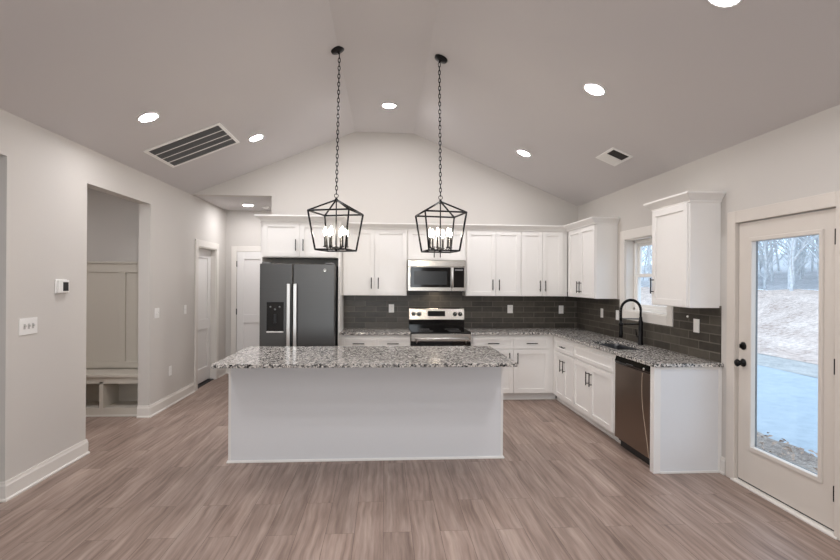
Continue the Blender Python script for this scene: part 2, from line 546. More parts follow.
# ------------------------------------------------------------------ exterior glass door
DY0, DY1, DZ = 2.985, 3.90, 2.065
fr = side(xR)
bm = casing(fr, DY0, DY1, DZ, 0.095, 0.02)
struct('trim_4', bm, M['door'], bevel=0.004, label='wide white casing round the glass door', cat='casing')
d1 = struct('door_1', label='off-white exterior door with one tall glass pane', cat='door', loc=(xR + 0.04, 3.44, 0))
bm = B()
for a, b in ((DY0 - 0.01, DY0 + 0.002), (DY1 - 0.002, DY1 + 0.01)): box(bm, xR, xR + ww, a, b, 0, DZ + 0.01)
box(bm, xR, xR + ww, DY0, DY1, DZ, DZ + 0.01)
obj('door_jamb', bm, M['door'], d1)
GY0, GY1, GZ0, GZ1 = 3.128, 3.745, 0.318, 1.91
bm = B()
sx0, sx1 = xR + 0.012, xR + 0.052
a0, a1, s0, s1 = DY0 + 0.006, DY1 - 0.008, 0.03, DZ - 0.006
box(bm, sx0, sx1, a0, GY0, s0, s1); box(bm, sx0, sx1, GY1, a1, s0, s1)
box(bm, sx0, sx1, GY0, GY1, s0, GZ0); box(bm, sx0, sx1, GY0, GY1, GZ1, s1)
obj('slab', bm, M['door'], d1)
bm = B()
q = 0.028
for y0, y1, z0, z1 in ((GY0 - q, GY0 + 0.004, GZ0 - q, GZ1 + q), (GY1 - 0.004, GY1 + q, GZ0 - q, GZ1 + q), (GY0, GY1, GZ0 - q, GZ0 + 0.004), (GY0, GY1, GZ1 - 0.004, GZ1 + q)):
    box(bm, xR + 0.0, xR + 0.041, y0, y1, z0, z1)
obj('glass_frame', bm, M['door'], d1, 0.006)
obj('pane', box(B(), xR + 0.036, xR + 0.041, GY0, GY1, GZ0, GZ1), M['glass'], d1)
bm = B(); g_ = 0.004
for y0, y1, z0, z1 in ((GY0, GY0 + g_, GZ0, GZ1), (GY1 - g_, GY1, GZ0, GZ1), (GY0 + g_, GY1 - g_, GZ0, GZ0 + g_), (GY0 + g_, GY1 - g_, GZ1 - g_, GZ1)):
    box(bm, xR + 0.041, sx1 + 0.002, y0, y1, z0, z1)
obj('gasket', bm, M['grey_plastic'], d1, label='dark grey glazing gasket')
bm = B(); knob(bm, (sx0, 3.835, 0.955), (-1, 0, 0), 0.030, 0.062)
obj('knob', bm, M['black'], d1, label='black round knob')
bm = B(); lathe(bm, (sx0, 3.835, 1.088), (-1, 0, 0), [(0.031, 0), (0.031, 0.008), (0.026, 0.014), (0, 0.015)], 24); box(bm, sx0 - 0.032, sx0 - 0.012, 3.829, 3.841, 1.073, 1.103)
obj('deadbolt', bm, M['black'], d1, label='black deadbolt thumb turn')
for z in (1.88, 1.06, 0.26):
    bm = lathe(B(), (xR + 0.004, 2.992, z - 0.052), (0, 0, 1), [(0.010, 0), (0.010, 0.104)], 12)
    box(bm, xR + 0.006, xR + 0.013, 2.992, 3.02, z - 0.05, z + 0.05)
    obj('hinge', bm, M['black'], d1, label='black door hinge')
obj('sweep', box(B(), xR + 0.014, xR + 0.055, a0, a1, 0.020, 0.032), M['dark'], d1)
bm = B()
prism(bm, [(xR - 0.028, 2.96, 0), (xR + 0.1, 2.96, 0), (xR + 0.1, 2.96, 0.02), (xR - 0.01, 2.96, 0.02), (xR - 0.028, 2.96, 0.008)], (0, 0.965, 0))
obj('threshold', bm, M['trim'], d1)

# ------------------------------------------------------------------ window over the sink
WY0, WY1, WZ0, WZ1 = 4.89, 5.80, 1.255, 2.085
bm = casing(fr, WY0, WY1, WZ1, 0.105, 0.018, WZ0 - 0.1)
fbox(bm, fr, WY0, WY1, 0, 0.018, WZ0 - 0.1, WZ0)
struct('trim_5', bm, M['trim'], bevel=0.003, label='white casing round the sink window', cat='casing')
w1 = struct('window_1', label='white double-hung window over the sink', cat='window', loc=(xR + 0.1, 5.35, WZ0))
bm = B()
box(bm, xR, xR + ww, WY0 - 0.001, WY0 + 0.012, WZ0, WZ1); box(bm, xR, xR + ww, WY1 - 0.012, WY1 + 0.001, WZ0, WZ1)
box(bm, xR, xR + ww, WY0, WY1, WZ1 - 0.012, WZ1); box(bm, xR - 0.004, xR + ww, WY0, WY1, WZ0 - 0.005, WZ0 + 0.012)
obj('reveal', bm, M['trim'], w1)
bm = B()
fx = xR + 0.095
for y0, y1, z0, z1 in ((WY0 + 0.012, WY0 + 0.05, WZ0 + 0.012, WZ1 - 0.012), (WY1 - 0.05, WY1 - 0.012, WZ0 + 0.012, WZ1 - 0.012), (WY0, WY1, WZ0 + 0.012, WZ0 + 0.045), (WY0, WY1, WZ1 - 0.045, WZ1 - 0.012)):
    box(bm, fx, fx + 0.07, y0, y1, z0, z1)
obj('window_frame', bm, M['white'], w1, 0.003)
for nm, xx, z0, z1 in (('lower_sash', fx + 0.008, WZ0 + 0.045, 1.685), ('upper_sash', fx + 0.036, 1.645, WZ1 - 0.045)):
    bm = B()
    y0, y1 = WY0 + 0.05, WY1 - 0.05
    s = 0.038
    box(bm, xx, xx + 0.026, y0, y0 + s, z0, z1); box(bm, xx, xx + 0.026, y1 - s, y1, z0, z1)
    box(bm, xx, xx + 0.026, y0 + s, y1 - s, z0, z0 + s); box(bm, xx, xx + 0.026, y0 + s, y1 - s, z1 - s, z1)
    so = obj('sash', bm, M['white'], w1, 0.002)
    obj('pane', box(B(), xx + 0.011, xx + 0.015, y0 + s, y1 - s, z0 + s, z1 - s), M['glass'], so)

# ------------------------------------------------------------------ cabinets
FR = 0.058
def shaker(fr, u0, u1, z0, z1, n0=0.0, rail=FR, flat=False):
    bm = B()
    th = 0.02
    if flat or (z1 - z0) < 0.11:
        r = 0.03
    else: r = rail
    if (z1 - z0) < 0.2: r = min(r, 0.038)
    fbox(bm, fr, u0, u1, n0, n0 + th - 0.012, z0, z1)
    fbox(bm, fr, u0, u0 + r, n0 + th - 0.012, n0 + th, z0, z1)
    fbox(bm, fr, u1 - r, u1, n0 + th - 0.012, n0 + th, z0, z1)
    fbox(bm, fr, u0 + r, u1 - r, n0 + th - 0.012, n0 + th, z0, z0 + r)
    fbox(bm, fr, u0 + r, u1 - r, n0 + th - 0.012, n0 + th, z1 - r, z1)
    return bm

def pull(fr, u, z, vertical=True, L=0.15, n0=0.02):
    bm = B()
    h = L / 2
    e = h * 0.72
    if vertical:
        tube(bm, [fr(u, n0 + 0.030, z - h), fr(u, n0 + 0.030, z + h)], 0.0062, 8)
        for s in (-e, e): tube(bm, [fr(u, n0, z + s), fr(u, n0 + 0.030, z + s)], 0.005, 8)
    else:
        tube(bm, [fr(u - h, n0 + 0.030, z), fr(u + h, n0 + 0.030, z)], 0.0062, 8)
        for s in (-e, e): tube(bm, [fr(u + s, n0, z), fr(u + s, n0 + 0.030, z)], 0.005, 8)
    return bm

def cabinet(name, label, fr, u0, u1, depth, z0, z1, doors=(), drawers=(), toe=0, group=None, gap=0.004, cat='cabinet', toe_u=None):
    """doors: (ua, ub, za, zb, pull_u, pull_z); drawers: (ua, ub, za, zb, has_pull)"""
    c = fr((u0 + u1) / 2, -depth / 2, 0 if toe else z0)
    t_ = thing(name, label, cat, c, group)
    bm = B()
    fbox(bm, fr, u0, u1, -depth, 0, z0, z1)
    obj('body', bm, M['cab'], t_, 0.0015)
    if toe:
        bm = B(); a, b = toe_u or (u0, u1)
        fbox(bm, fr, a, b, -depth, -0.072, 0, z0)
        fbox(bm, fr, a, b, -0.072, -0.062, 0, 0.014)
        obj('toe_kick', bm, M['cab'], t_)
    for ua, ub, za, zb, pu, pz in doors:
        d = obj('door', shaker(fr, ua + gap / 2, ub - gap / 2, za, zb), M['cab'], t_, 0.0015)
        if pu is not None: obj('handle', pull(fr, pu, pz), M['bronze'], d, label='dark bronze bar handle')
    for ua, ub, za, zb, hp in drawers:
        d = obj('drawer', shaker(fr, ua + gap / 2, ub - gap / 2, za, zb), M['cab'], t_, 0.0015)
        if hp: obj('handle', pull(fr, (ua + ub) / 2, (za + zb) / 2, False), M['bronze'], d, label='dark bronze bar handle')
    return t_

UB, UT, DT = 1.385, 2.315, 2.285
FUT, FDT = 2.365, 2.333           # the same for the deeper cabinet over the fridge
UF0 = -1.592     # upper bottoms, carcass tops, door tops
uy = yB - 0.327 + 0.02               # carcass front of the uppers on the back wall
fu = back(uy)
UD = yB - uy
G = 'white wall cabinets'
cabinet('wall_cabinet', 'white two-door wall cabinet between the fridge and the microwave', fu, -0.575, 0.303, UD - 0.001, UB, UT,
        [(-0.562, -0.140, UB + 0.006, DT, -0.182, 1.555), (-0.140, 0.296, UB + 0.006, DT, -0.088, 1.555)], group=G)
cabinet('wall_cabinet', 'short white two-door wall cabinet directly above the microwave', fu, 0.304, 1.113, UD - 0.001, 1.876, UT,
        [(0.314, 0.712, 1.884, DT, 0.672, 1.985), (0.712, 1.104, 1.884, DT, 0.756, 1.985)], group=G)
cabinet('wall_cabinet', 'white two-door wall cabinet just right of the microwave', fu, 1.114, 1.886, UD - 0.001, UB, UT,
        [(1.124, 1.533, UB + 0.006, DT, 1.487, 1.54), (1.533, 1.880, UB + 0.006, DT, 1.578, 1.54)], group=G)
cabinet('wall_cabinet', 'narrow-doored white wall cabinet at the right end of the back wall', fu, 1.887, 2.55, UD - 0.001, UB, UT,
        [(1.893, 2.188, UB + 0.006, DT, 2.152, 1.53), (2.188, 2.484, UB + 0.006, DT, 2.228, 1.53)], group=G)
sx = xR - 0.288 + 0.02               # carcass front of the uppers on the right wall
fs = side(sx)
SD = xR - sx
cabinet('wall_cabinet', 'white two-door corner wall cabinet on the right wall beside the window', fs, 6.002, uy - 0.024, SD - 0.001, UB, UT,
        [(6.012, 6.452, UB + 0.006, DT, 6.412, 1.52), (6.452, 6.885, UB + 0.006, DT, 6.498, 1.52)], group=G)
sgl = cabinet('wall_cabinet', 'single-door white wall cabinet hung alone between the window and the glass door', fs, 4.10, 4.69, SD - 0.001, UB - 0.012, 2.30,
        [(4.115, 4.677, UB - 0.006, 2.258, 4.640, 1.555)], group=G)
CP = [(0.0, 0), (0.010, 0), (0.012, 0.014), (0.018, 0.020), (0.030, 0.034), (0.058, 0.060), (0.066, 0.065), (0.066, 0.080), (0, 0.080)]
def crown(bm, path, z): return sweep(bm, path, [(o, z + h) for o, h in CP])
obj('crown', crown(B(), [(xR - 0.002, 4.69), (sx - 0.0, 4.69), (sx - 0.0, 4.10), (xR - 0.002, 4.10)], 2.262), M['cab'], sgl)

# over-fridge cabinet and its tall end panel
FY = 6.68
ff = back(FY)
ftc = cabinet('fridge_top_cabinet', 'short deep white cabinet above the fridge with two doors', ff, UF0, -0.604, yB - FY - 0.001, 1.880, FUT,
        [(-1.568, -1.098, 1.892, FDT, -1.147, 2.04), (-1.098, -0.635, 1.892, FDT, -1.052, 2.04)])
obj('crown', crown(B(), [(UF0 - 0.001, yB - 0.002), (UF0 - 0.001, FY - 0.02), (-0.576, FY - 0.02), (-0.576, yB - 0.002)], FUT - 0.025), M['cab'], ftc)
tag(obj('end_panel', box(B(), -0.603, -0.577, FY - 0.02, yB - 0.001, 0, FUT - 0.026), M['cab'], bevel=0.002, loc=(-0.578, 6.97, 0)),
    'tall white panel standing between the fridge and the counter', 'panel')
tag(obj('end_panel', box(B(), UF0, UF0 + 0.022, FY - 0.02, yB - 0.001, 0, 1.879), M['cab'], bevel=0.002, loc=(UF0 + 0.011, 6.97, 0)),
    'narrow white panel along the hall side of the fridge', 'panel')
cm = crown(B(), [(-0.515, uy - 0.02), (sx - 0.02, uy - 0.02), (sx - 0.02, 6.0), (xR - 0.002, 6.0)], UT - 0.025)
tag(obj('crown_molding', cm, M['cab'], loc=(0, 6.9, UT)), 'continuous white crown along the tops of the back wall cabinets', 'crown molding')

# base cabinets
CT, CB = 0.914, 0.884
by = yB - 0.60
fbk = back(by)
DR0, DR1, DO0, DO1 = 0.698, 0.838, 0.105, 0.684
G = 'white base cabinets'
def base_back(label, u0, u1, doors, drawers, gapu=None):
    return cabinet('base_cabinet', label, fbk, u0, u1, 0.599, 0.098, CB - 0.001, doors, drawers, 1, G, toe_u=(u0, 2.318 if u1 > 2 else u1))
base_back('white base cabinet with two drawers between the fridge panel and the range', -0.576, 0.343,
          [(-0.555, -0.115, DO0, DO1, -0.155, 0.57), (-0.115, 0.335, DO0, DO1, -0.075, 0.57)], [(-0.555, -0.115, DR0, DR1, 1), (-0.115, 0.335, DR0, DR1, 1)])
base_back('white base cabinet with two drawers just right of the range', 1.139, 2.2565,
          [(1.165, 1.445, DO0, DO1, 1.41, 0.57), (1.445, 1.714, DO0, DO1, 1.655, 0.57), (1.714, 2.200, DO0, DO1, 1.765, 0.57)],
          [(1.165, 1.714, DR0, DR1, 1), (1.714, 2.200, DR0, DR1, 1)])
bx = xR - 0.583 + 0.02
fsd = side(bx)
cabinet('base_cabinet', 'white corner base cabinet with one drawer, left of the sink cabinet', fsd, 5.897, yB - 0.601, xR - bx - 0.001, 0.098, CB - 0.001,
        [(5.905, 6.225, DO0, DO1, 6.25 - 0.075, 0.53), (6.225, 6.545, DO0, DO1, 6.25 + 0.03, 0.53)], [(5.905, 6.545, DR0, DR1, 1)], 1, G, toe_u=(5.897, 6.741))
cabinet('base_cabinet', 'white sink base cabinet under the sink, with a plain false drawer front', fsd, 4.807, 5.896, xR - bx - 0.001, 0.098, 0.64,
        [(4.87, 5.40, DO0, 0.684 - 0.005, 5.357, 0.53), (5.40, 5.89, DO0, 0.684 - 0.005, 5.448, 0.53)], [(4.87, 5.89, DR0, DR1, 0)], 1, G)
t_ = bpy.data.objects['base_cabinet.003']
bm = B()
fbox(bm, fsd, 4.807, 5.896, -0.02, 0, 0.64, CB - 0.001); fbox(bm, fsd, 4.807, 4.827, -0.55, -0.02, 0.64, CB - 0.001); fbox(bm, fsd, 5.876, 5.896, -0.55, -0.02, 0.64, CB - 0.001)
obj('face_frame', bm, M['cab'], t_)
EY = 4.073
ep = thing('end_panel', 'white panel closing the counter run beside the dishwasher', 'panel', (2.53, EY + 0.03, 0))
obj('panel_face', box(B(), 2.245, xR - 0.001, EY + 0.004, EY + 0.02, 0, CB - 0.001), M['island'], ep, 0.002)
bm = box(B(), 2.232, 2.29, EY, EY + 0.062, 0, CB - 0.001)
obj('stile', bm, M['cab'], ep, 0.002)
bm = box(B(), 2.29, xR - 0.001, EY - 0.006, EY + 0.006, 0, 0.016); box(bm, 2.29, xR - 0.001, EY - 0.001, EY + 0.006, 0.86, CB - 0.001); box(bm, xR - 0.03, xR - 0.001, EY - 0.001, EY + 0.006, 0.016, 0.86)
obj('shoe_trim', bm, M['cab'], ep)

# ------------------------------------------------------------------ worktops
def slab_poly(pts, holes=()):
    bm = B()
    edges = []
    def loop(ps):
        vs = [bm.verts.new((x, y, CT)) for x, y in ps]
        return [bm.edges.new((vs[i], vs[(i + 1) % len(vs)])) for i in range(len(vs))]
    edges += loop(pts)
    for h in holes: edges += loop(h)
    bmesh.ops.triangle_fill(bm, use_beauty=True, use_dissolve=False, edges=edges)
    r = bmesh.ops.extrude_face_region(bm, geom=bm.faces[:])
    bmesh.ops.translate(bm, verts=[g for g in r['geom'] if isinstance(g, bmesh.types.BMVert)], vec=(0, 0, CB - CT))
    bmesh.ops.recalc_face_normals(bm, faces=bm.faces[:])
    return bm
cy_ = yB - 0.648
cx_ = xR - 0.601
SX0, SX1, SY0, SY1 = 2.315, 2.665, 4.92, 5.66
def rrect(x0, x1, y0, y1, r, n=5):
    p = []
    for cx, cy, a in ((x1 - r, y1 - r, 0), (x0 + r, y1 - r, 90), (x0 + r, y0 + r, 180), (x1 - r, y0 + r, 270)):
        for k in range(n + 1):
            th = math.radians(a + 90 * k / n); p.append((cx + r * math.cos(th), cy + r * math.sin(th)))
    return p
tag(obj('countertop', slab_poly([(1.139, cy_), (cx_, cy_), (cx_, EY - 0.022), (xR - 0.001, EY - 0.022), (xR - 0.001, yB - 0.001), (1.139, yB - 0.001)],
                                [rrect(SX0, SX1, SY0, SY1, 0.05)]), M['granite'], bevel=0.003, loc=(2.3, 6.0, CB)),
    'L-shaped speckled granite countertop holding the sink', 'countertop')
tag(obj('countertop', slab_poly([(-0.576, cy_), (0.343, cy_), (0.343, yB - 0.001), (-0.576, yB - 0.001)]), M['granite'], bevel=0.003, loc=(-0.1, 6.96, CB)),
    'short speckled granite countertop between the fridge and the range', 'countertop')
IX0, IX1, IY0, IY1 = -1.365, 1.094, 4.116, 5.24
tag(obj('island_countertop', slab_poly(rrect(IX0, IX1, IY0, IY1, 0.012, 3)), M['granite'], bevel=0.004, loc=((IX0 + IX1) / 2, 4.68, CB)),
    'long speckled granite slab on top of the kitchen island', 'countertop')
isl = thing('kitchen_island', 'long pale grey-white kitchen island base in the middle of the floor', 'kitchen island', (-0.14, 4.85, 0))
J0, J1, JY0, JY1 = -1.343, 1.068, 4.51, 5.19
obj('body', box(B(), J0 + 0.012, J1 - 0.012, JY0 + 0.012, JY1, 0, CB - 0.001), M['island'], isl)
obj('front_panel', box(B(), J0 + 0.002, J1 - 0.002, JY0 + 0.004, JY0 + 0.012, 0.0, CB - 0.001), M['island'], isl)
for e, sg in ((J0, 1), (J1, -1)):
    bm = prism(B(), [(e, JY0, 0), (e + sg * 0.02, JY0, 0), (e + sg * 0.02, JY0 + 0.006, 0), (e + sg * 0.006, JY0 + 0.006, 0), (e + sg * 0.006, JY1, 0), (e, JY1, 0)], (0, 0, CB - 0.001))
    obj('corner_trim', bm, M['cab'], isl)
obj('shoe_trim', sweep(B(), [(J0, JY1), (J0, JY0), (J1, JY0), (J1, JY1)], [(-0.006, 0), (0.012, 0), (0.012, 0.008), (0.006, 0.018), (-0.006, 0.018)]), M['cab'], isl)

# ------------------------------------------------------------------ backsplash
tag(obj('tile_backsplash', box(B(), -0.576, xR - 0.001, yB - 0.009, yB - 0.0005, CT + 0.001, 1.44), M['tile_x'], loc=(1.1, yB - 0.005, CT)),
    'dark grey brick-laid tile backsplash on the back wall', 'backsplash')
bm = box(B(), xR - 0.009, xR - 0.0005, EY + 0.012, yB - 0.01, CT + 0.001, WZ0 - 0.101)
box(bm, xR - 0.009, xR - 0.0005, EY + 0.012, WY0 - 0.106, WZ0 - 0.101, UB + 0.006)
box(bm, xR - 0.009, xR - 0.0005, WY1 + 0.106, yB - 0.01, WZ0 - 0.101, UB - 0.001)
tag(obj('tile_backsplash', bm, M['tile_y'], loc=(xR - 0.005, 5.6, CT)),
    'dark grey brick-laid tile backsplash under the window on the right wall', 'backsplash')

# ------------------------------------------------------------------ sink and faucet
sk = thing('sink', 'dark steel undermount sink sunk in the granite below the window', 'sink', ((SX0 + SX1) / 2, (SY0 + SY1) / 2, 0.70))
def basin():
    bm = B()
    def ring(r0, z): return [bm.verts.new((x, y, z)) for x, y in rrect(SX0 - r0, SX1 + r0, SY0 - r0, SY1 + r0, 0.05 + max(r0, -0.02))]
    R = [ring(0.02, CB - 0.001), ring(0.001, CB - 0.001), ring(-0.004, CB - 0.02), ring(-0.012, 0.69), ring(-0.03, 0.672)]
    n = len(R[0])
    for a, b in zip(R, R[1:]):
        for k in range(n): bm.faces.new((a[k], a[(k + 1) % n], b[(k + 1) % n], b[k]))
    bm.faces.new(R[-1])
    bmesh.ops.recalc_face_normals(bm, faces=bm.faces[:])
    bmesh.ops.reverse_faces(bm, faces=bm.faces[:])
    return bm
so = obj('basin', basin(), M['sink'], sk)
sm = so.modifiers.new('wall', 'SOLIDIFY'); sm.thickness = 0.002; sm.offset = -1
obj('drain', lathe(B(), ((SX0 + SX1) / 2 + 0.05, 5.3, 0.673), (0, 0, 1), [(0.045, 0), (0.045, 0.003), (0.03, 0.004), (0.028, 0.001), (0, 0.001)]), M['chrome'], sk)
FXX, FYY = 2.765, 5.33
fa = thing('faucet', 'tall black spring-neck faucet standing behind the sink', 'faucet', (FXX, FYY, CT))
obj('base', lathe(B(), (FXX, FYY, CT), (0, 0, 1), [(0.030, 0), (0.030, 0.008), (0.025, 0.012), (0.024, 0.25), (0.018, 0.262), (0.016, 0.30)], 20), M['black'], fa)
pts = [(FXX, FYY, 1.18)] + [(FXX - 0.11 + 0.11 * math.cos(a), FYY, 1.285 + 0.11 * math.sin(a)) for a in [PI * k / 16 for k in range(17)]] + [(FXX - 0.22, FYY, 1.15)]
obj('spring_neck', tube(B(), pts, 0.012, 10), M['black'], fa)
bm = B()
for i, a in enumerate([PI * k / 44 for k in range(45)]):
    c = Vector((FXX - 0.11 + 0.11 * math.cos(a), FYY, 1.285 + 0.11 * math.sin(a)))
    tdir = Vector((-math.sin(a), 0, math.cos(a))); nrm = Vector((math.cos(a), 0, math.sin(a)))
    tube(bm, [c + nrm * 0.0135 * math.cos(b) + Vector((0, 1, 0)) * 0.0135 * math.sin(b) for b in [2 * PI * k / 8 for k in range(8)]], 0.0028, 4, closed=True)
obj('spring_coil', bm, M['black'], fa)
obj('spray_head', lathe(B(), (FXX - 0.22, FYY, 1.17), (0, 0, -1), [(0.013, 0), (0.017, 0.02), (0.018, 0.11), (0.022, 0.13), (0.022, 0.175), (0.018, 0.18), (0, 0.18)], 16), M['black'], fa)
bm = tube(B(), [(FXX, FYY, 1.135), (FXX - 0.205, FYY, 1.135)], 0.009, 8)
lathe(bm, (FXX - 0.22, FYY, 1.120), (0, 0, 1), [(0.024, 0), (0.024, 0.03)], 16)
obj('holder_arm', bm, M['black'], fa)
obj('pot_filler_arm', tube(B(), [(FXX, FYY, 1.19), (FXX - 0.21, FYY, 1.195)], 0.007, 8), M['grey_plastic'], fa)
bm = tube(B(), [(FXX, FYY, 0.995), (FXX - 0.015, FYY + 0.055, 0.995)], 0.014, 10)
tube(bm, [(FXX - 0.015, FYY + 0.055, 0.99), (FXX - 0.02, FYY + 0.07, 1.075)], [0.008, 0.005], 8)
obj('lever_handle', bm, M['black'], fa)

# ------------------------------------------------------------------ fridge
RX0, RX1, RYF, RZ = -1.525, -0.617, 6.34, 1.788
rf = thing('refrigerator', 'slate grey side-by-side refrigerator with water dispenser', 'refrigerator', (-1.07, 6.75, 0))
obj('body', box(B(), RX0 + 0.01, RX1 - 0.01, RYF + 0.075, yB - 0.05, 0.02, RZ - 0.012), M['dark'], rf, 0.004)
split = -1.126
bm = box(B(), RX0, split - 0.003, RYF, RYF + 0.07, 0.06, RZ)
dl = obj('door', bm, M['slate'], rf, 0.008, label='left freezer door with the dispenser')
dr = obj('door', box(B(), split + 0.003, RX1, RYF, RYF + 0.07, 0.06, RZ), M['slate'], rf, 0.008, label='plain right door')
for d, xx in ((dl, split - 0.042), (dr, split + 0.036)):
    bm = box(B(), xx - 0.022, xx + 0.022, RYF - 0.062, RYF - 0.042, 0.55, 1.545)
    for z in (0.57, 1.50): box(bm, xx - 0.012, xx + 0.012, RYF - 0.045, RYF + 0.001, z, z + 0.028)
    obj('handle', bm, M['chrome'], d, 0.006, label='bright steel bar handle')
fy = RYF
dx0, dx1, dz0, dz1 = -1.438, -1.234, 0.955, 1.318
bm = B()
box(bm, dx0, dx1, fy - 0.006, fy, dz1 - 0.135, dz1)
box(bm, dx0, dx0 + 0.014, fy - 0.006, fy, dz0, dz1 - 0.135); box(bm, dx1 - 0.014, dx1, fy - 0.006, fy, dz0, dz1 - 0.135)
box(bm, dx0 + 0.014, dx1 - 0.014, fy - 0.002, fy, dz0, dz1 - 0.135)
dp = obj('dispenser', bm, M['gloss'], dl)
bm = B()
bm.free()
for i in range(3):
    obj('button', lathe(B(), (dx0 + 0.045 + i * 0.055, fy - 0.006, dz1 - 0.06 - (0.03 if i == 1 else 0)), (0, -1, 0), [(0.012, 0), (0.012, 0.002), (0, 0.002)], 16), M['grey_plastic'], dp)
obj('paddle', box(B(), -1.352, -1.320, fy - 0.02, fy - 0.002, 1.06, 1.17), M['dark'], dp, 0.004)
obj('drip_tray', box(B(), dx0, dx1, fy - 0.018, fy, dz0 - 0.012, dz0 + 0.006), M['chrome'], dp, 0.003)
bm = lathe(B(), (-0.738, fy, 1.712), (0, -1, 0), [(0.019, 0), (0.019, 0.003), (0.015, 0.0035), (0.015, 0.002), (0, 0.002)], 24)
obj('badge', bm, M['chrome'], dr, label='small round silver emblem')
for d, xx in ((dl, RX0 + 0.07), (dr, RX1 - 0.07)):
    obj('hinge_cover', box(B(), xx - 0.05, xx + 0.05, RYF + 0.02, RYF + 0.16, RZ - 0.004, RZ + 0.02), M['grey_plastic'], d, 0.004)
obj('base_grille', box(B(), RX0 + 0.02, RX1 - 0.02, RYF + 0.05, RYF + 0.074, 0.0, 0.058), M['dark'], rf)

# ------------------------------------------------------------------ microwave
MX0, MX1, MZ0, MZ1 = 0.309, 1.100, 1.452, 1.870
MY = yB - 0.405
mw = thing('microwave', 'steel over-range microwave hung between the wall cabinets', 'microwave', (0.71, MY + 0.2, MZ0))
obj('body', box(B(), MX0, MX1, MY + 0.03, yB - 0.01, MZ0, MZ1), M['steel_x'], mw, 0.003)
obj('vent_strip', box(B(), MX0, MX1, MY, MY + 0.03, MZ1 - 0.085, MZ1), M['steel_x'], mw, 0.004)
dx = 0.905
md = obj('door', box(B(), MX0, dx, MY, MY + 0.03, MZ0 + 0.0, MZ1 - 0.088), M['steel_x'], mw, 0.004)
obj('window_surround', box(B(), MX0 + 0.035, dx - 0.012, MY - 0.004, MY + 0.002, MZ0 + 0.05, MZ1 - 0.095), M['gloss'], md, 0.002)
obj('window', box(B(), MX0 + 0.085, dx - 0.062, MY - 0.0055, MY - 0.003, MZ0 + 0.085, MZ1 - 0.15), M['smoked'], md)
bm = tube(B(), [(dx + 0.008, MY - 0.035, MZ0 + 0.045), (dx + 0.008, MY - 0.035, MZ1 - 0.10)], 0.014, 12)
for z in (MZ0 + 0.07, MZ1 - 0.125): tube(bm, [(dx + 0.008, MY - 0.035, z), (dx + 0.008, MY + 0.002, z)], 0.009, 8)
obj('handle', bm, M['chrome'], md)
obj('control_panel', box(B(), dx + 0.003, MX1, MY, MY + 0.03, MZ0, MZ1 - 0.088), M['steel_x'], mw, 0.004)
cp = obj('keypad', box(B(), dx + 0.028, MX1 - 0.022, MY - 0.004, MY + 0.002, MZ0 + 0.05, MZ1 - 0.095), M['gloss'], mw)
obj('display', box(B(), dx + 0.045, MX1 - 0.04, MY - 0.005, MY - 0.003, MZ1 - 0.14, MZ1 - 0.118), M['grey_plastic'], cp)
obj('underside', box(B(), MX0 + 0.02, MX1 - 0.02, MY + 0.05, yB - 0.02, MZ0 - 0.014, MZ0 + 0.002), M['dark'], mw)
obj('task_light', box(B(), 0.65, 0.78, yB - 0.16, yB - 0.10, MZ0 - 0.017, MZ0 - 0.013), M['hoodlamp'], mw)

# ------------------------------------------------------------------ range
QX0, QX1 = 0.347, 1.135
QY = 6.615
rg = thing('range', 'steel and black electric range with a glass cooktop', 'range', (0.74, 6.95, 0))
obj('body', box(B(), QX0 + 0.002, QX1 - 0.002, QY + 0.03, yB - 0.012, 0.02, 0.90), M['dark'], rg)
ck = obj('cooktop', box(B(), QX0, QX1, QY - 0.01, yB - 0.075, 0.90, 0.920), M['gloss'], rg, 0.004)
for cx, cy2, r in ((0.545, 6.78, 0.10), (0.935, 6.78, 0.085), (0.545, 7.05, 0.075), (0.935, 7.05, 0.10)):
    for rr in (r,):
        bm = B(); tube(bm, [(cx + rr * math.cos(a), cy2 + rr * math.sin(a), 0.9202) for a in [2 * PI * k / 32 for k in range(32)]], 0.0012, 4, closed=True)
        obj('burner_ring', bm, M['grey_plastic'], ck)
obj('lower_backguard', box(B(), QX0, QX1, yB - 0.078, yB - 0.014, 0.915, 1.04), M['gloss'], rg)
bm = B()
prism(bm, [(QX0, yB - 0.092, 1.04), (QX0, yB - 0.014, 1.04), (QX0, yB - 0.014, 1.205), (QX0, yB - 0.05, 1.205), (QX0, yB - 0.062, 1.195)], (QX1 - QX0, 0, 0))
bgd = obj('backguard', bm, M['steel_x'], rg, 0.004)
nrm = Vector((0, -0.155, 0.03)).normalized()
def bgp(x, z): return Vector((x, yB - 0.092 + (z - 1.04) * 0.030 / 0.155, z))
for kx in (0.412, 0.487, 1.000, 1.075):
    kb = obj('knob', lathe(B(), bgp(kx, 1.118), nrm, [(0.030, 0), (0.030, 0.003), (0.024, 0.004), (0.022, 0.026), (0.019, 0.028), (0, 0.028)], 20), M['dark'], bgd, label='black control knob')
    c = bgp(kx, 1.118) + nrm * 0.028
    obj('pointer', box(B(), c.x - 0.0025, c.x + 0.0025, c.y - 0.003, c.y + 0.002, c.z - 0.001, c.z + 0.019), M['chrome'], kb)
a, b = bgp(0.610, 1.088), bgp(0.610, 1.163)
bm = prism(B(), [a + nrm * 0.003, b + nrm * 0.003, b - nrm * 0.002, a - nrm * 0.002], (0.25, 0, 0))
dsp = obj('display', bm, M['gloss'], bgd)
bm = B()
for i in range(4):
    p = bgp(0.705 + i * 0.018, 1.128) + nrm * 0.003
    box(bm, p.x - 0.005, p.x + 0.005, p.y - 0.001, p.y + 0.001, p.z - 0.008, p.z + 0.008)
obj('control_strip', box(B(), QX0 + 0.003, QX1 - 0.003, QY - 0.004, QY + 0.03, 0.80, 0.898), M['steel_x'], rg, 0.004)
bm.free()
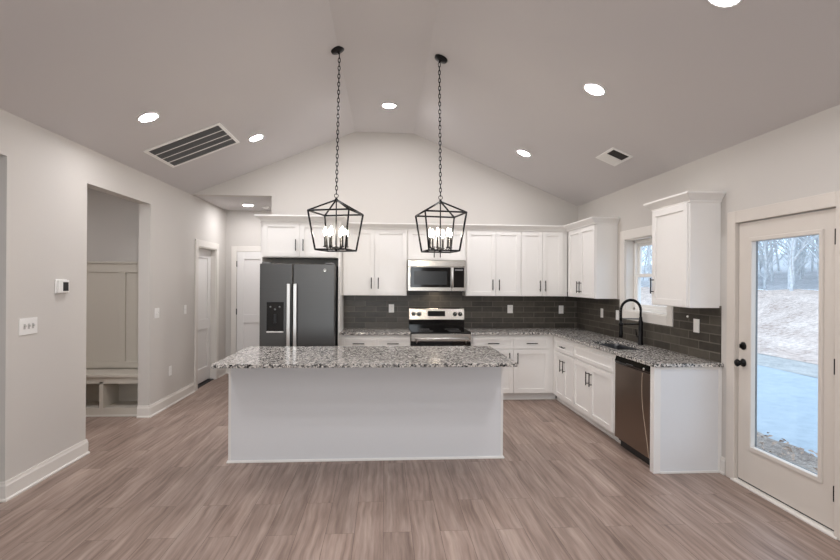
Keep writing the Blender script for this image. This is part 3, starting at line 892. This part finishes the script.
od = obj('oven_door', box(B(), QX0 + 0.004, QX1 - 0.004, QY - 0.008, QY + 0.03, 0.23, 0.797), M['gloss'], rg, 0.004)
bm = tube(B(), [(QX0 + 0.04, QY - 0.055, 0.838), (QX1 - 0.04, QY - 0.055, 0.838)], 0.014, 12)
for xx in (QX0 + 0.07, QX1 - 0.07): tube(bm, [(xx, QY - 0.055, 0.838), (xx, QY - 0.02, 0.80), (xx, QY - 0.005, 0.78)], 0.010, 8)
obj('handle', bm, M['chrome'], od)
obj('oven_window', box(B(), QX0 + 0.12, QX1 - 0.12, QY - 0.0095, QY - 0.006, 0.36, 0.66), M['smoked'], od)
obj('storage_drawer', box(B(), QX0 + 0.004, QX1 - 0.004, QY - 0.006, QY + 0.03, 0.06, 0.226), M['steel_x'], rg, 0.004)
obj('foot_rail', box(B(), QX0 + 0.02, QX1 - 0.02, QY + 0.05, QY + 0.08, 0, 0.06), M['dark'], rg)

# ------------------------------------------------------------------ dishwasher
WX = bx - 0.02
VY0, VY1 = EY + 0.066, 4.802
dw = thing('dishwasher', 'steel dishwasher with black control strip at the end of the counter run', 'dishwasher', (2.5, 4.45, 0))
obj('body', box(B(), WX + 0.04, xR - 0.06, VY0 + 0.004, VY1 - 0.004, 0.06, CB - 0.004), M['dark'], dw)
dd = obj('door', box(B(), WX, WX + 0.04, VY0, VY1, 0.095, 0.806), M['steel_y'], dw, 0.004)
bm = prism(B(), [(WX + 0.04, VY0, 0.806), (WX + 0.002, VY0, 0.806), (WX - 0.004, VY0, 0.83), (WX + 0.012, VY0, 0.880), (WX + 0.04, VY0, 0.880)], (0, VY1 - VY0, 0))
st = obj('control_strip', bm, M['gloss'], dw, 0.002)
for k in range(6): obj('button', box(B(), WX - 0.0065, WX + 0.001, 4.55 - k * 0.022, 4.56 - k * 0.022, 0.833, 0.838), M['grey_plastic'], st)
bm = lathe(B(), (WX - 0.001, VY0 + 0.11, 0.836), (-1, 0, 0), [(0.012, 0), (0.012, 0.005), (0.0, 0.005)], 20)
obj('badge', bm, M['chrome'], st, label='small round silver emblem')
pts = []
for k in range(25):
    s = k / 24
    pts.append((WX - 0.002, 4.275 - 0.03 * s - 0.07 * s * s + 0.018 * math.sin(s * PI * 1.6) , 0.80 - s * 0.70))
obj('door_pale_line', tube(B(), pts, 0.0022, 5), M['pale_line'], dd, label='thin pale curved line down the door')  # thin pale line curving down the door front
obj('toe_kick', box(B(), WX + 0.06, WX + 0.075, VY0 + 0.002, VY1 - 0.002, 0, 0.09), M['dark'], dw)

# ------------------------------------------------------------------ mudroom bench
mb = thing('mudroom_bench', 'built-in beige bench with open cubbies in the mudroom', 'bench', (-3.5, 6.3, 0))
by0, by1 = 6.11, mudY - 0.013
bx0, bx1 = mudX + 0.002, xL - t - 0.002
obj('seat', box(B(), bx0, bx1, by0 - 0.02, by1 - 0.018, 0.452, 0.486), M['mud'], mb, 0.005)
bm = B()
box(bm, bx0, bx1, by0, by0 + 0.02, 0.378, 0.452); box(bm, bx0, bx1, by0, by0 + 0.02, 0.0, 0.095)
box(bm, bx0, bx1, by0 + 0.02, by1 - 0.03, 0.075, 0.095); box(bm, bx0, bx1, by1 - 0.03, by1 - 0.018, 0, 0.452)
box(bm, bx0, bx0 + 0.04, by0, by1 - 0.03, 0.095, 0.378)
obj('body', bm, M['mud'], mb)
for xx in (-3.255, -3.72): obj('divider', box(B(), xx - 0.021, xx + 0.021, by0, by1 - 0.03, 0.095, 0.40), M['mud'], mb)
obj('shoe_trim', box(B(), bx0, bx1, by0 - 0.012, by0, 0, 0.018), M['trim'], mb)

# ------------------------------------------------------------------ switches, outlets, thermostat
def plate(name, label, fr, u, z, wd, ht, kind, cat, group=None, n0=0.0):
    t_ = thing(name, label, cat, fr(u, n0, z), group)
    obj('cover_plate', fbox(B(), fr, u - wd / 2, u + wd / 2, n0, n0 + 0.006, z - ht / 2, z + ht / 2), M['white'], t_, 0.002)
    if kind == 'duplex':
        for s in (-0.021, 0.021):
            r = obj('socket', fbox(B(), fr, u - 0.017, u + 0.017, n0 + 0.006, n0 + 0.008, z + s - 0.014, z + s + 0.014), M['white'], t_, 0.002)
            bm = B()
            for q_ in (-0.006, 0.006): fbox(bm, fr, u + q_ - 0.0012, u + q_ + 0.0012, n0 + 0.0078, n0 + 0.0086, z + s - 0.004, z + s + 0.006)
            obj('slot', bm, M['white_dim'], r)
    elif kind == 'blank':
        obj('rocker', fbox(B(), fr, u - 0.016, u + 0.016, n0 + 0.006, n0 + 0.009, z - 0.033, z + 0.033), M['white'], t_, 0.001)
    else:
        k = int(kind)
        for i in range(k):
            uu = u + (i - (k - 1) / 2) * 0.046
            bm = fbox(B(), fr, uu - 0.006, uu + 0.006, n0 + 0.006, n0 + 0.017, z - 0.004, z + 0.012)
            fbox(bm, fr, uu - 0.011, uu + 0.011, n0 + 0.006, n0 + 0.0075, z - 0.02, z + 0.02)
            obj('toggle', bm, M['white_dim'] if k == 3 else M['white'], t_, 0.001)
    return t_
plate('light_switch', 'white three-gang switch plate on the left wall below the thermostat', fl, 4.045, 1.223, 0.195, 0.124, '3', 'light switch', 'light switches')
plate('light_switch', 'white two-gang switch plate right of the mudroom opening', fl, 6.225, 1.187, 0.12, 0.12, '2', 'light switch', 'light switches')
plate('light_switch', 'small white single switch plate beside the hall side door', fl, 7.08, 1.182, 0.075, 0.12, '1', 'light switch', 'light switches')
plate('outlet', 'white outlet low on the left wall near the baseboard', fl, 6.61, 0.437, 0.075, 0.12, 'duplex', 'outlet', 'outlets')
fbt, fst = back(yB - 0.009), side(xR - 0.009)
plate('outlet', 'white outlet on the tiles between the fridge and the range', fbt, 0.097, 1.195, 0.075, 0.118, 'duplex', 'outlet', 'outlets')
plate('outlet', 'white outlet on the back tiles right of the range', fbt, 1.815, 1.19, 0.08, 0.118, 'duplex', 'outlet', 'outlets')
plate('outlet', 'white outlet at the right end of the back tiles near the corner', fbt, 2.57, 1.185, 0.07, 0.118, 'duplex', 'outlet', 'outlets')
plate('light_switch', 'narrow white switch plate on the right wall tiles below the corner wall cabinet', fst, 6.415, 1.188, 0.075, 0.118, 'blank', 'light switch', 'light switches')
plate('light_switch', 'narrow white switch plate on the tiles tucked behind the faucet beside the window', fst, 5.975, 1.19, 0.075, 0.118, 'blank', 'light switch', 'light switches')
plate('light_switch', 'white switch plate on the tiles below the single wall cabinet', fst, 4.41, 1.197, 0.085, 0.122, 'blank', 'light switch', 'light switches')
tag(obj('wall_button', lathe(B(), (xR - 0.009, 4.545, 1.272), (-1, 0, 0), [(0.011, 0), (0.011, 0.006), (0.007, 0.011), (0, 0.012)], 16), M['white'], loc=(xR - 0.009, 4.545, 1.272)),
    'tiny white round button on the tiles beside the window casing', 'button')
th = thing('thermostat', 'white thermostat with dark screen on the left wall', 'thermostat', (xL, 4.44, 1.52))
obj('wall_plate', box(B(), xL, xL + 0.008, 4.355, 4.505, 1.462, 1.578), M['white'], th, 0.003)
obj('body', box(B(), xL + 0.008, xL + 0.030, 4.37, 4.50, 1.468, 1.572), M['white'], th, 0.005)
obj('screen', box(B(), xL + 0.029, xL + 0.032, 4.415, 4.485, 1.482, 1.555), M['dark'], th)

# ------------------------------------------------------------------ ceiling fixtures
def can(label, x, y, z, nrm, lamp='lamp'):
    n = Vector(nrm).normalized()
    t_ = thing('recessed_light', label, 'ceiling light', (x, y, z), 'recessed lights')
    o = Vector((x, y, z))
    bm = lathe(B(), o, n, [(0.074, 0.0), (0.095, 0.0), (0.095, 0.004), (0.088, 0.008), (0.074, 0.006), (0.074, 0.0)], 32)
    obj('trim_ring', bm, M['white'], t_)
    obj('diffuser', lathe(B(), o, n, [(0.074, 0.001), (0.074, 0.0045), (0, 0.0055)], 32), M[lamp], t_)
nl, nr = (sL, 0, -1), (-sR, 0, -1)
def onl(x): return zc(x)
can('recessed light left of the large return grille, nearer the front', -2.093, 4.65, zc(-2.093), nl)
can('recessed light just right of the large return grille', -1.517, 6.09, zc(-1.517), nl)
can('recessed light at the vault top between the two lantern pendants', 0.037, 6.15, zf, (0, 0, -1))
can('recessed light on the right slope, the one nearest the small vent', 1.690, 6.14, zc(1.69), nr)
can('large-looking recessed light in the middle of the right slope', 1.701, 4.05, zc(1.701), nr)
can('recessed light cut by the top edge of the picture', 1.80, 2.60, zc(1.80), nr)
can('recessed light in the low hall ceiling beside the fridge', -2.159, 8.20, hallZ, (0, 0, -1), 'hall_lamp')
can('unseen lamp added in the mudroom ceiling to brighten it, above the left opening', -3.7, 5.0, 2.75, (0, 0, -1), 'hall_lamp')  # added lamp, brightens the mudroom from out of view
for x, y in ((-2.0, 2.4), (-1.9, 0.2), (0.0, 1.2), (-1.9, -2.0), (0.0, -2.0)):
    can('recessed light further back on the vault, above and behind the viewer', x, y, zc(x), nl if x < fx0 else (0, 0, -1))
tag(obj('smoke_detector', lathe(B(), (-1.92, 8.33, hallZ), (0, 0, -1), [(0.05, 0), (0.05, 0.012), (0.04, 0.03), (0.012, 0.036), (0, 0.036)], 24), M['white'], loc=(-1.92, 8.33, hallZ)),
    'small round white detector on the hall ceiling', 'smoke detector')

def slope_frame(x0, y0, s):
    """(a, b, n): a along +x down/up the slope, b along y, n out of the ceiling into the room"""
    e = Vector((1, 0, s)).normalized(); nn = Vector((s, 0, -1)).normalized()
    o = Vector((x0, y0, zc(x0)))
    return lambda a, b, n: o + e * a + Vector((0, 1, 0)) * b + nn * n
def sbox(bm, fr, a0, a1, b0, b1, n0, n1):
    v = [bm.verts.new(fr(*p)) for p in ((a0, b0, n0), (a1, b0, n0), (a1, b1, n0), (a0, b1, n0), (a0, b0, n1), (a1, b0, n1), (a1, b1, n1), (a0, b1, n1))]
    for f in ((3, 2, 1, 0), (4, 5, 6, 7), (0, 1, 5, 4), (1, 2, 6, 5), (2, 3, 7, 6), (3, 0, 4, 7)): bm.faces.new([v[i] for i in f])
    bmesh.ops.recalc_face_normals(bm, faces=bm.faces[:])
    return bm
# large return-air grille, left slope
gx, gy = -2.06, 5.66
fr1 = slope_frame(gx, gy, sL)
gr = thing('return_air_grille', 'large white-framed return air grille on the left ceiling slope', 'air grille', (gx, gy, zc(gx)))
A, Bb = 0.405, 0.358
bm = B()
sbox(bm, fr1, -A, A, -Bb, -Bb + 0.032, 0, 0.012); sbox(bm, fr1, -A, A, Bb - 0.032, Bb, 0, 0.012)
sbox(bm, fr1, -A, -A + 0.032, -Bb + 0.032, Bb - 0.032, 0, 0.012); sbox(bm, fr1, A - 0.032, A, -Bb + 0.032, Bb - 0.032, 0, 0.012)
obj('frame', bm, M['white'], gr, 0.002)
obj('filter', sbox(B(), fr1, -A + 0.03, A - 0.03, -Bb + 0.03, Bb - 0.03, 0.0, 0.002), M['duct'], gr)
bw = (2 * Bb - 0.064) / 4
for k in range(1, 4):
    b_ = -Bb + 0.032 + bw * k
    obj('crossbar', sbox(B(), fr1, -A + 0.032, A - 0.032, b_ - 0.006, b_ + 0.006, 0, 0.011), M['white'], gr)
bm = B()
nv = 46
for k in range(nv):
    b_ = -Bb + 0.036 + (2 * Bb - 0.072) * (k + 0.5) / nv
    sbox(bm, fr1, -A + 0.032, A - 0.032, b_ - 0.0015, b_ + 0.0015, 0.002, 0.008)
lv = obj('louvres', bm, M['grey_plastic'], gr)
# small supply register, right slope
gx, gy = 2.363, 5.13
fr2 = slope_frame(gx, gy, -sR)
rgx = thing('air_register', 'small white ceiling register with one dark half on the right slope', 'air register', (gx, gy, zc(gx)))
A, Bb = 0.115, 0.205
bm = B()
sbox(bm, fr2, -A, A, -Bb, -Bb + 0.028, 0, 0.01); sbox(bm, fr2, -A, A, Bb - 0.028, Bb, 0, 0.01)
sbox(bm, fr2, -A, -A + 0.028, -Bb + 0.028, Bb - 0.028, 0, 0.01); sbox(bm, fr2, A - 0.028, A, -Bb + 0.028, Bb - 0.028, 0, 0.01)
sbox(bm, fr2, -A + 0.028, A - 0.028, -0.008, 0.008, 0, 0.01)
obj('frame', bm, M['white'], rgx, 0.002)
obj('duct_opening', sbox(B(), fr2, -A + 0.026, A - 0.026, -Bb + 0.026, Bb - 0.026, 0.0, 0.0015), M['duct'], rgx)
bm = B()
for k in range(9):
    b_ = 0.012 + 0.016 + k * 0.0175
    # far half: blades lean so that their white faces show from the room's front
    v = [fr2(a, b_ + d, n) for a, d, n in ((-A + 0.028, -0.009, 0.003), (A - 0.028, -0.009, 0.003), (A - 0.028, 0.0095, 0.0095), (-A + 0.028, 0.0095, 0.0095))]
    prism(bm, v, (0, 0, 0.001))
obj('louvres', bm, M['white'], rgx, label='pale blades leaning toward the back wall')
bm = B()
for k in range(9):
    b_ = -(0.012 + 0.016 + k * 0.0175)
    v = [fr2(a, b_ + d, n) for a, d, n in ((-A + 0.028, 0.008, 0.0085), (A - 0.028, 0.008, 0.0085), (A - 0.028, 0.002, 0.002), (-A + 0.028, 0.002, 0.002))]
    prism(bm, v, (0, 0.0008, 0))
obj('louvres', bm, M['duct'], rgx, label='blades turned away, coloured dark like the shade between them')  # shade of the turned-away half is put into the blade colour

# ------------------------------------------------------------------ lantern pendants
def pendant(label, x, y, ang, canopy_n, ztop):
    t_ = thing('lantern_pendant', label, 'pendant light', (x, y, 1.855), 'lantern pendants')
    R = 0.271; rb = R * 0.745
    zt, zb, za = 2.205, 1.862, 2.322
    def c(r, k, z):
        a = ang + k * PI / 2
        return Vector((x + r * math.cos(a), y + r * math.sin(a), z))
    br = 0.0085
    bm = B()
    for k in range(4):
        tube(bm, [c(R, k, zt), c(R, k + 1, zt)], br, 6)
        tube(bm, [c(rb, k, zb), c(rb, k + 1, zb)], br, 6)
        tube(bm, [c(R, k, zt), c(rb, k, zb)], br, 6)
        tube(bm, [c(R, k, zt), (x, y, za)], br, 6)
    obj('cage', bm, M['black'], t_)
    bm = lathe(B(), (x, y, za - 0.025), (0, 0, 1), [(0.008, 0), (0.016, 0.01), (0.016, 0.03), (0.008, 0.04)], 14)
    tube(bm, [(x + 0.018 * math.cos(a), y, za + 0.036 + 0.018 * math.sin(a)) for a in [2 * PI * k / 16 for k in range(16)]], 0.0035, 6, closed=True)
    obj('top_ring', bm, M['black'], t_)
    bm = tube(B(), [(x, y, za), (x, y, 1.885)], 0.006, 8)
    lathe(bm, (x, y, 1.862), (0, 0, 1), [(0, -0.012), (0.012, -0.008), (0.010, 0.0), (0.034, 0.008), (0.036, 0.024), (0.012, 0.032), (0.006, 0.045)], 18)
    obj('stem', bm, M['black'], t_)
    for k in range(6):
        a = 0.17 + k * PI / 3
        px, py_ = x + 0.098 * math.cos(a), y + 0.098 * math.sin(a)
        bm = tube(B(), [(x + 0.02 * math.cos(a), y + 0.02 * math.sin(a), 1.878), (x + 0.06 * math.cos(a), y + 0.06 * math.sin(a), 1.868), (px, py_, 1.892)], 0.0045, 6)
        lathe(bm, (px, py_, 1.886), (0, 0, 1), [(0.008, 0), (0.020, 0.006), (0.020, 0.010), (0.0105, 0.011), (0.0105, 0.105), (0.009, 0.107)], 12)
        ca = obj('candle_arm', bm, M['black'], t_)
        obj('bulb', lathe(B(), (px, py_, 1.993), (0, 0, 1), [(0.006, 0), (0.010, 0.008), (0.0130, 0.022), (0.0138, 0.032), (0.0112, 0.048), (0.006, 0.066), (0, 0.082)], 12), M['bulb'], ca)
    cn = Vector(canopy_n).normalized()
    oc = Vector((x, y, ztop)) - Vector((0, 0, 0.0))
    bm = lathe(B(), oc, cn, [(0.062, 0), (0.064, 0.006), (0.060, 0.022), (0.030, 0.028), (0.010, 0.034), (0.008, 0.05), (0, 0.052)], 28)
    obj('canopy', bm, M['black'], t_)
    p0 = oc + cn * 0.05
    L = p0.z - (za + 0.052)
    nlk = int(round(L / 0.036)); stp = L / nlk
    bm = B()
    for k in range(nlk):
        f = (k + 0.5) / nlk
        zz = za + 0.052 + stp * (k + 0.5)
        cx = x + (p0.x - x) * f; cyy = y + (p0.y - y) * f
        h, wd = stp * 0.66, 0.0105
        pts = []
        for a in [2 * PI * q / 10 for q in range(10)]:
            ax = wd * math.cos(a); az = h * math.sin(a)
            pts.append((cx + ax, cyy, zz + az) if k % 2 else (cx, cyy + ax, zz + az))
        tube(bm, pts, 0.0038, 5, closed=True)
    obj('chain', bm, M['black'], t_)
    return t_
pendant('black lantern pendant hanging over the left part of the island, nearer the fridge', -0.446, 4.69, math.radians(29), nl, zc(-0.446) + 0.002)
pendant('black lantern pendant hanging over the right part of the island, in front of the microwave', 0.510, 4.69, math.radians(-36), nr, zc(0.510) + 0.002)

# ------------------------------------------------------------------ outside
GZ = -0.14
bm = box(B(), xR + ww + 0.02, 13.5, -8, 40, GZ - 0.1, GZ)
o = struct('ground_driveway', bm, M['concrete'], label='pale concrete driveway outside the glass door', cat='driveway')
def ridge_grid(x0, x1, y0, y1, nx, ny, zfun):
    bm = B()
    V = [[bm.verts.new((x0 + (x1 - x0) * i / nx, y0 + (y1 - y0) * j / ny, zfun(x0 + (x1 - x0) * i / nx, y0 + (y1 - y0) * j / ny))) for j in range(ny + 1)] for i in range(nx + 1)]
    for i in range(nx):
        for j in range(ny):
            f = bm.faces.new((V[i][j], V[i + 1][j], V[i + 1][j + 1], V[i][j + 1])); f.smooth = True
    return bm
def hz(x, y):
    d = x - 9.2
    if d < 0: return GZ + 0.006
    s = min(1, d / 7.0); s = s * s * (3 - 2 * s)
    return GZ + 0.01 + 1.45 * s + 0.03 * s * (math.sin(x * 2.1 + y * 1.3) + math.sin(y * 2.7)) + max(0, d - 7) * 0.11
struct('ground_slope', ridge_grid(9.2, 16.4, -20, 60, 24, 90, hz), M['straw'], label='straw-covered bank rising beyond the driveway', cat='bank')
struct('ground_woods', ridge_grid(16.4, 60, -20, 90, 60, 90, hz), M['litter'], label='leaf-covered rise of the bare wood beyond the bank', cat='ground')
o = obj('gravel_edging', ridge_grid(7.9, 9.3, -8, 40, 8, 60, lambda x, y: GZ + 0.004 + 0.003 * math.sin(x * 9 + y * 5)), M['curb'])
o['kind'] = 'structure'; o['label'] = 'pale gravel strip between the driveway and the bank'; o['category'] = 'ground'
o = obj('mulch_bed', ridge_grid(xR + ww + 0.02, 4.25, 2.4, 7.5, 12, 40, lambda x, y: GZ + 0.03 + 0.015 * math.sin(x * 17 + y * 11)), M['mulch'])
o['kind'] = 'structure'; o['label'] = 'leaf-strewn bed against the house outside the glass door'; o['category'] = 'ground'
bm = B()
for k in range(900):
    x, y = random.uniform(3.02, 4.25), random.uniform(2.4, 7.5)
    s = random.uniform(0.015, 0.045)
    mt = Matrix.Translation((x, y, GZ + 0.05 + random.uniform(0, 0.03))) @ Euler((random.uniform(-0.7, 0.7), random.uniform(-0.7, 0.7), random.uniform(0, 6.28))).to_matrix().to_4x4()
    vs = [bm.verts.new(mt @ Vector(p)) for p in ((-s, 0, 0), (0, -s * 0.5, 0.008), (s, 0, 0), (0, s * 0.5, 0.008), (0, 0, -0.006))]
    bm.faces.new((vs[0], vs[1], vs[2], vs[3])); bm.faces.new((vs[0], vs[1], vs[4])); bm.faces.new((vs[1], vs[2], vs[4])); bm.faces.new((vs[2], vs[3], vs[4])); bm.faces.new((vs[3], vs[0], vs[4]))
o = obj('fallen_leaves', bm, M['chip'])
o['kind'] = 'stuff'; o['label'] = 'dry leaves and chips scattered on the bed by the door'; o['category'] = 'leaves'

def tree_mesh(seed, H):
    rnd = random.Random(seed)
    bm = B()
    def grow(p, d, L, r, lvl):
        pts = [p]; n = 4
        for i in range(n):
            d = (d + Vector((rnd.uniform(-1, 1), rnd.uniform(-1, 1), rnd.uniform(-0.3, 0.6))) * 0.10).normalized()
            pts.append(pts[-1] + d * L / n)
        tube(bm, pts, [r * (1 - 0.6 * i / n) for i in range(n + 1)], 5 if lvl < 2 else 3, cap=False)
        if lvl < 3:
            for k in range((30, 6, 3)[lvl]):
                f = rnd.uniform(0.25, 0.98) if lvl else rnd.uniform(0.06, 0.98)
                i = min(n - 1, int(f * n)); q = pts[i].lerp(pts[i + 1], f * n - i)
                a = rnd.uniform(0, 2 * PI)
                nd = (d * rnd.uniform(0.5, 1.0) + Vector((math.cos(a), math.sin(a), rnd.uniform(-0.1, 0.4))) * 0.8).normalized()
                grow(q, nd, L * rnd.uniform(0.12, 0.24), r * 0.38, lvl + 1)
    grow(Vector((0, 0, -0.15)), Vector((rnd.uniform(-0.06, 0.06), rnd.uniform(-0.06, 0.06), 1)).normalized(), H, 0.03 + H * 0.0038, 0)
    me = bpy.data.meshes.new('bare_tree'); bm.to_mesh(me); bm.free(); me.materials.append(M['bark'])
    return me
TM = [tree_mesh(s, h) for s, h in ((1, 9.5), (2, 11), (3, 8), (4, 12), (5, 6.5))]
rnd = random.Random(11)
cnt = 0; placed = []
for k in range(2500):
    if cnt >= 240: break
    d = rnd.uniform(18, 42); a = math.radians(rnd.uniform(24, 58))
    x, y = d * math.sin(a), d * math.cos(a)
    if x < 15.6: continue
    if any((x - a_) ** 2 + (y - b_) ** 2 < 1.1 ** 2 for a_, b_ in placed): continue
    placed.append((x, y)); cnt += 1
    o = bpy.data.objects.new('bare_tree', TM[cnt % 5])
    COL.objects.link(o)
    o.location = (x, y, hz(x, y)); o.rotation_euler = (0, 0, rnd.uniform(0, 6.28)); s = rnd.uniform(0.8, 1.2); o.scale = (s, s, s)
    tag(o, 'bare grey winter tree in the wood beyond the straw bank', 'tree', 'bare trees beyond the bank')
